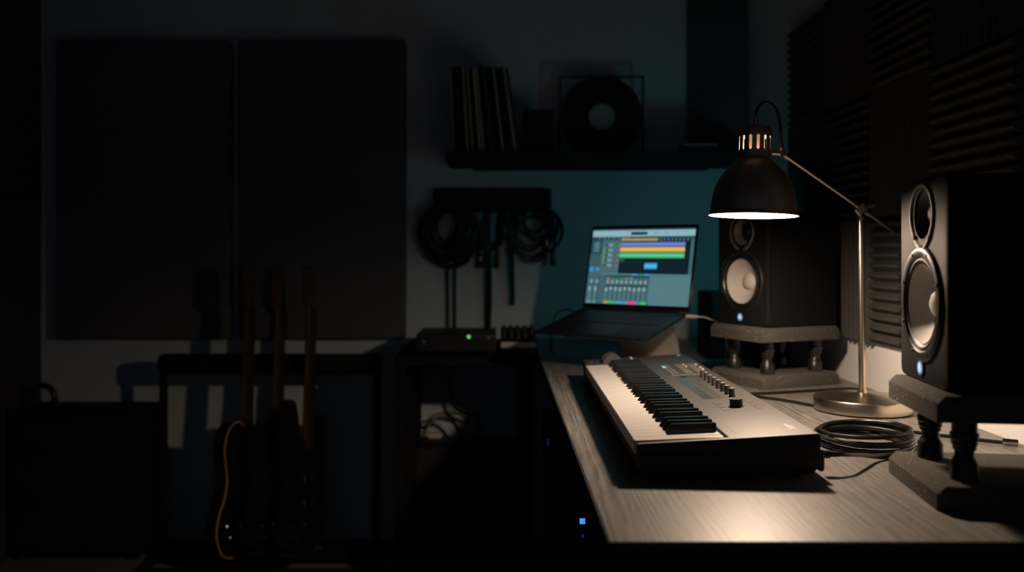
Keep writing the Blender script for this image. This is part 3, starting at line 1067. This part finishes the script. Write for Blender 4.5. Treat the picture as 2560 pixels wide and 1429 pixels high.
sw0, sw1, sh0, sh1 = -hw + .007, hw - .007, .016, .240
b = B()
mats = []
for i, (x0, x1, y0, y1, rgb) in enumerate(rects):
    if rgb not in cols_:
        cols_[rgb] = len(mats)
        mats.append(glow('screen_colour', srgb(*rgb), 1.0))
    b.mi = cols_[rgb]
    X0, X1 = sw0 + (sw1 - sw0) * x0, sw0 + (sw1 - sw0) * x1
    Z0, Z1 = sh0 + (sh1 - sh0) * y0, sh0 + (sh1 - sh0) * y1
    yy = -.0004 - .000008 * i
    b.quad((X0, yy, Z0), (X1, yy, Z0), (X1, yy, Z1), (X0, yy, Z1))
b.xf(MLid)
b.obj('screen', mats, lid, label='lit screen with coloured tracks and mixer faders')

t = thing('laptop_stand', 'bent metal laptop stand on the far end of the desk', 'stand', (.3764, 2.495, DZ), LA)
pr = [(-.115, .001), (.070, .001), (.088, .004), (.098, .012), (.100, .024), (.090, .055), (.052, .110), (.030, .132), (.012, .138), (-.20, .0935), (-.217, .0895), (-.219, .0965)]
pr2 = [(-.214, .1008), (-.216, .0945), (-.20, .0985), (.012, .1425), (.033, .1365), (.056, .113), (.0945, .057), (.1045, .024), (.102, .009), (.090, 0.0005), (.070, -.0025), (-.115, -.0025)]
b = B()
prof2 = [(p, q + .003) for p, q in pr]
prof3 = [(p, q + .003) for p, q in pr2]
b.prism(prof2 + prof3, -.095, .095, 'x')
b.obj('bent_plate', M['stand'], t, ang=30)
B().prism([(-.2225, .0895), (-.2195, .0895), (-.217, .106), (-.2205, .106)], -.09, -.035, 'x').obj('front_lip', M['stand'], t)
B().prism([(-.2225, .0895), (-.2195, .0895), (-.217, .106), (-.2205, .106)], .035, .09, 'x').obj('front_lip', M['stand'], t)

t = thing('charging_cable', 'thin cable with a cream plug in the right side of the laptop', 'cable', (.53, 2.38, .88))
Mt = Matrix.Translation((.3764, 2.495, .893)) @ Matrix.Rotation(LA, 4, 'Z') @ MB_
p0 = Mt @ Vector((hw + .0008, -.018, -.004))
p1 = Mt @ Vector((hw + .026, -.018, -.004))
p2 = Mt @ Vector((hw + .040, -.018, -.004))
b = B().rod(p0, p1, .0052, 16)
b.rod(p1, p2, .0034, 14, .0020)
b.obj('plug', M['cream'], t, True)
B().tube([p2, p2 + Vector((.015, .01, -.002)), p2 + Vector((.035, .025, -.009)), p2 + Vector((.065, .06, -.022)), p2 + Vector((.10, .12, -.07)), p2 + Vector((.11, .16, -.1325))], .0019).obj('lead', M['cream'], t, True)
q0 = Mt @ Vector((-hw - .0015, -.03, -.004))
b = B().tube([q0, q0 + Vector((-.022, .012, .006)), q0 + Vector((-.045, .01, .002)), q0 + Vector((-.065, -.02, -.02)), q0 + Vector((-.07, .03, -.09)), q0 + Vector((-.06, .10, -.135))], .0026)
single(b, 'side_cable', M['cord'], 'black cable arching from the left side of the laptop', 'cable', tuple(q0))

# ---------------------------------------------------------------- audio interface and mixer on the side table
TZ = DZ - .001
t = thing('audio_interface', 'black audio interface with one green light on the side table', 'audio interface', (-.14, 2.88, TZ))
B().box(-.264, -.012, 2.762, 3.02, TZ + .006, .800, .003, 2).obj('case', M['black'], t, True)
B().box(-.260, -.016, 2.7595, 2.763, TZ + .010, .796).obj('front_panel', M['black_satin'], t, True)
for fx in (-.25, -.03):
    for fy_ in (2.78, 3.0):
        B().cyl((fx, fy_, TZ + .0003), .008, .006, 'z', 12).obj('rubber_foot', M['rubber'], t, True)
B().cyl((-.098, 2.760, .7935), .0055, -.002, 'y', 16).obj('power_light', G_GREEN, t, True, label='green power light')
for x_, z_, r_ in ((-.237, .779, .0042), (-.036, .790, .0055), (-.236, .770, .002), (-.045, .782, .002)):
    B().cyl((x_, 2.760, z_), r_, -.006, 'y', 16).obj('front_knob', M['chrome'], t, True)
for x_ in (-.20, -.165, -.13):
    B().cyl((x_, 2.760, .768), .009, -.002, 'y', 20).obj('jack_socket', M['rubber'], t, True)

t = thing('mini_mixer', 'small mixer with rows of black knobs between interface and laptop', 'mixer', (.055, 2.8, TZ))
B().prism([(2.735, TZ + .0005), (2.735, .780), (2.742, .7855), (2.900, .812), (2.905, .805), (2.905, TZ + .0005)], .002, .114, 'x', .0015).obj('case', M['black'], t, True)
B().box(.004, .112, 2.7335, 2.7352, .762, .779).obj('front_panel', M['silver'], t, True, label='pale silver front panel')
for c in range(5):
    for r_ in range(3):
        x_ = .013 + c * .022
        y_ = 2.765 + r_ * .045
        z_ = .7855 + (y_ - 2.742) * .168
        B().lathe([(0, 0), (.0072, 0), (.0062, .016), (.005, .018), (0, .018)], Matrix.Translation((x_, y_, z_ - .0005)), 18).obj('knob', M['knob'], t, True)

# ---------------------------------------------------------------- under the desk and side table
t = thing('computer_tower', 'black computer tower under the desk with a small blue light', 'computer', (.26, 1.8, 0))
B().box(.135, .335, 1.602, 1.98, .02, .600, .004, 2).obj('case', M['black_matte'], t, True)
B().box(.139, .331, 1.598, 1.603, .025, .595).obj('front_panel', M['black_satin'], t, True)
B().box(.1445, .1545, 1.5965, 1.5985, .5645, .5745).obj('power_light', G_BLUE, t, True, label='blue power light')
B().box(.1475, .1525, 1.5965, 1.5985, .539, .546).obj('drive_light', G_DBLUE, t, True, label='dim blue light')
for fx, fy_ in ((.15, 1.63), (.32, 1.63), (.15, 1.95), (.32, 1.95)):
    B().cyl((fx, fy_, 0), .014, .021, 'z', 12).obj('rubber_foot', M['rubber'], t, True)
t = thing('subwoofer', 'black cabinet on the floor under the desk with a faint blue light', 'cabinet', (.22, 2.5, 0))
B().box(.128, .262, 2.40, 2.66, .001, .585, .004, 1).obj('case', M['black_matte'], t, True)
B().box(.1285, .1335, 2.397, 2.3995, .533, .549).obj('power_light', G_DBLUE, t, True, label='faint blue light')

t = thing('power_strip', 'power strip with a white plug on the box under the side table', 'power strip', (-.2, 3.1, .40))
B().box(-.285, -.09, 3.06, 3.115, .392, .408, .003, 1).obj('strip', M['black'], t, True)
B().box(-.252, -.205, 3.066, 3.108, .408, .426, .004, 1).obj('plug', M['cream'], t, True, label='white plug')
single(B().box(-.288, .05, 2.98, 3.20, .001, .3915, .004, 1), 'floor_box', M['black_matte'], 'black box on the floor under the side table', 'box', (-.12, 3.09, 0))
for k, (pts, r_, lab) in enumerate((
        ([(-.268, 3.10, .408), (-.25, 3.12, .452), (-.205, 3.14, .472), (-.165, 3.14, .452), (-.135, 3.13, .412)], .006, 'thick black cable arching low behind the power strip plug'),
        ([(-.275, 3.13, .41), (-.245, 3.15, .47), (-.19, 3.16, .482), (-.13, 3.15, .470), (-.10, 3.14, .41)], .0035, 'thin black cable arching above the white plug'),
        ([(-.20, 3.19, .700), (-.185, 3.18, .58), (-.165, 3.17, .505), (-.12, 3.16, .478), (-.08, 3.15, .47), (-.07, 3.13, .408)], .0055, 'black cable dropping from the side table to the power strip'))):
    single(B().tube(pts, r_), 'loose_cable', M['cord'], lab, 'cable', pts[0], 'cables under the side table')

# ---------------------------------------------------------------- guitar rack and guitars
t = thing('guitar_rack', 'black padded guitar rack standing along the back wall', 'guitar rack', (-.8, 3.0, 0))
B().box(-1.190, -.415, 3.045, 3.10, .632, .704, .016, 3).obj('neck_rail', M['deep_black'], t, True)
for lx in (-1.175, -.43):
    B().rod((lx, 3.073, .65), (lx - .004, 3.085, .02), .0145, 16).obj('upright', M['deep_black'], t, True)
    B().rod((lx, 2.74, .0145), (lx, 3.17, .0145), .0142, 16).obj('foot_bar', M['deep_black'], t, True)
B().box(-1.175, -.43, 2.985, 3.025, .003, .042, .008, 2).obj('lower_rail', M['deep_black'], t, True)
B().box(-1.175, -.43, 2.80, 2.84, .003, .042, .008, 2).obj('lower_rail', M['deep_black'], t, True)


def smooth_outline(pts, sub=6):
    n = len(pts)
    out = []
    for i in range(n):
        p0, p1, p2, p3 = [Vector(pts[(i + j) % n]) for j in (-1, 0, 1, 2)]
        for k in range(sub):
            q = k / sub
            out.append(tuple(.5 * ((2 * p1) + (p2 - p0) * q + (2 * p0 - 5 * p1 + 4 * p2 - p3) * q * q + (3 * p1 - p0 - 3 * p2 + p3) * q ** 3)))
    return out


SINGLE = [(y_, z_ * 1.08) for y_, z_ in ((0, 0), (.075, .006), (.135, .04), (.160, .10), (.150, .165), (.118, .225), (.112, .275), (.128, .330), (.118, .378), (.078, .375), (.045, .345), (.030, .350), (-.030, .400), (-.060, .412), (-.105, .395), (-.128, .350),
          (-.122, .295), (-.110, .245), (-.120, .195), (-.150, .140), (-.158, .085), (-.130, .030), (-.075, .004))]
DOUBLE = [(y_, z_ * 1.09) for y_, z_ in ((0, 0), (.080, .004), (.140, .045), (.155, .105), (.130, .165), (.108, .220), (.112, .280), (.140, .345), (.140, .400), (.112, .395), (.075, .335), (.030, .320), (-.030, .330), (-.075, .375), (-.100, .450), (-.125, .480), (-.150, .455), (-.150, .385),
          (-.125, .300), (-.112, .230), (-.130, .165), (-.155, .100), (-.140, .040), (-.080, .004))]


def make_guitar(name, label, cat, loc, a, outl, bind, neck_m, bridge_m, bass=False):
    t = thing(name, label, cat, loc, a, 'guitars standing in the rack')
    TL = Matrix.Rotation(R(-3.0), 4, 'X')
    out = smooth_outline(outl)
    th2 = .0215
    sc = 1.0
    body = B().prism(out, -th2, th2, 'x', .005 if not bind else .0015, 3).xf(TL).obj('body', M['gbody'], t, ang=50)
    if bind:
        b = B()
        b.tube([(th2 - .0005, y, z) for y, z in out], .0023, 8, 1, closed=True, smooth=False)
        b.xf(TL).obj('binding', M['binding'], t, label='cream edge binding')
    L0, L1 = .375, .826
    b = B()
    b.prism([(-.028, L0), (.028, L0), (.0215, L1), (-.0215, L1)], .004, .020, 'x', .006, 3)
    b.prism([(-.026, L0 + .005), (.026, L0 + .005), (.026, L0 + .05), (-.026, L0 + .05)], -.012, .006, 'x', .006, 2)
    nk = b.xf(TL).obj('neck', neck_m, t)
    B().prism([(-.028, L0 - .03), (.028, L0 - .03), (.0215, L1), (-.0215, L1)], .0205, .026, 'x', .001, 1).xf(TL).obj('fretboard', M['rosewood'], nk)
    hs = smooth_outline([(-.020, L1 - .002), (.020, L1 - .002), (.024, L1 + .030), (.020, L1 + .09), (.010, L1 + .130), (-.010, L1 + .138), (-.034, L1 + .120), (-.036, L1 + .05), (-.030, L1 + .022)], 4)
    B().prism(hs, -.003, .012, 'x', .002, 2).xf(TL).obj('headstock', neck_m, t)
    for k in range(4 if bass else 6):
        z = L1 + .03 + k * (.032 if bass else .020)
        b = B().cyl((.004, -.036, z), .0035, -.012, 'y', 10)
        b.cyl((.012, -.020, z), .004, .008, 'x', 12)
        b.xf(TL).obj('tuner', M['chrome'], t)
    for z in (.155, .235):
        B().box(th2, th2 + .008, -.042, .042, z, z + .030, .003, 2).xf(TL).obj('pickup', bridge_m, t)
    B().box(th2, th2 + .012, -.042, .042, .085, .112, .003, 2).xf(TL).obj('bridge', M['chrome'], t)
    for y, z in ((-.095, .075), (-.115, .115)):
        B().cyl((th2, y, z), .010, .014, 'x', 18, .002).xf(TL).obj('volume_knob', M['chrome'], t)
    B().cyl((0, 0, -.006), .005, .008, 'z', 12).xf(TL).obj('strap_button', M['chrome'], t)
    b = B().cyl((0, -.116, .26), .0045, -.010, 'y', 12)
    b.xf(TL).obj('side_button', M['chrome'], t)
    return t


GA = R(-13)
make_guitar('electric_guitar', 'black guitar with cream edge binding, leftmost in the rack', 'guitar', (-.878, 2.955, .050), R(-17), SINGLE, True, M['maple'], M['black_satin'])
make_guitar('electric_guitar', 'plain black guitar with maple neck, middle of the three in the rack', 'guitar', (-.775, 2.965, .050), GA, SINGLE, False, M['maple'], M['black_satin'])
make_guitar('bass_guitar', 'black guitar with chrome hardware and long horns, rightmost in the rack', 'guitar', (-.668, 2.960, .050), GA, DOUBLE, False, M['maple'], M['chrome'], True)

# amplifier at the far left
t = thing('guitar_amplifier', 'black guitar amplifier on the floor at far left under the panel', 'amplifier', (-1.46, 3.1, 0))
B().box(-1.695, -1.232, 3.02, 3.235, .022, .512, .010, 3).obj('cabinet', M['deep_black'], t, True)
B().box(-1.675, -1.252, 3.016, 3.021, .06, .40).obj('grille_cloth', M['deep_black'], t, True)
B().box(-1.675, -1.252, 3.016, 3.021, .42, .49).obj('control_strip', M['black_satin'], t, True)
for cx_ in (-1.245, -1.682):
    B().box(cx_ - .014, cx_ + .014, 3.025, 3.06, .508, .519, .003, 1).obj('corner_guard', M['black'], t, True)
B().tube([(-1.655, 3.10, .512), (-1.650, 3.10, .565), (-1.625, 3.10, .588), (-1.595, 3.10, .586), (-1.572, 3.10, .562), (-1.568, 3.10, .512)], .011).obj('carry_handle', M['cord'], t, True)
for fx, fy_ in ((-1.66, 3.05), (-1.27, 3.05), (-1.66, 3.2), (-1.27, 3.2)):
    B().cyl((fx, fy_, 0), .02, .023, 'z', 12).obj('rubber_foot', M['rubber'], t, True)

# ---------------------------------------------------------------- light and camera
w = bpy.data.worlds.new('room_ambience')
S.world = w
w.use_nodes = True
w.node_tree.nodes['Background'].inputs[0].default_value = (.50, .60, .90, 1)
w.node_tree.nodes['Background'].inputs[1].default_value = .034

cam = bpy.data.cameras.new('camera')
co = bpy.data.objects.new('camera', cam)
C.objects.link(co)
co.location = (0, 0, 1.056)
co.rotation_euler = (PI / 2, 0, 0)
cam.sensor_width = 36
cam.lens = 2200 / 2560 * 36
cam.shift_x = 30 / 2560
cam.shift_y = -82.5 / 2560
cam.clip_start = .02
cam.dof.use_dof = True
cam.dof.focus_distance = 1.5
cam.dof.aperture_fstop = 2.6
S.camera = co

S.cycles.use_denoising = True
S.cycles.max_bounces = 10
S.cycles.sample_clamp_indirect = 3.0
vs = S.view_settings
S.display_settings.display_device = 'sRGB'
vs.view_transform = 'Standard'
vs.look = 'None'
vs.exposure = 0
vs.gamma = 1
vs.use_curve_mapping = False
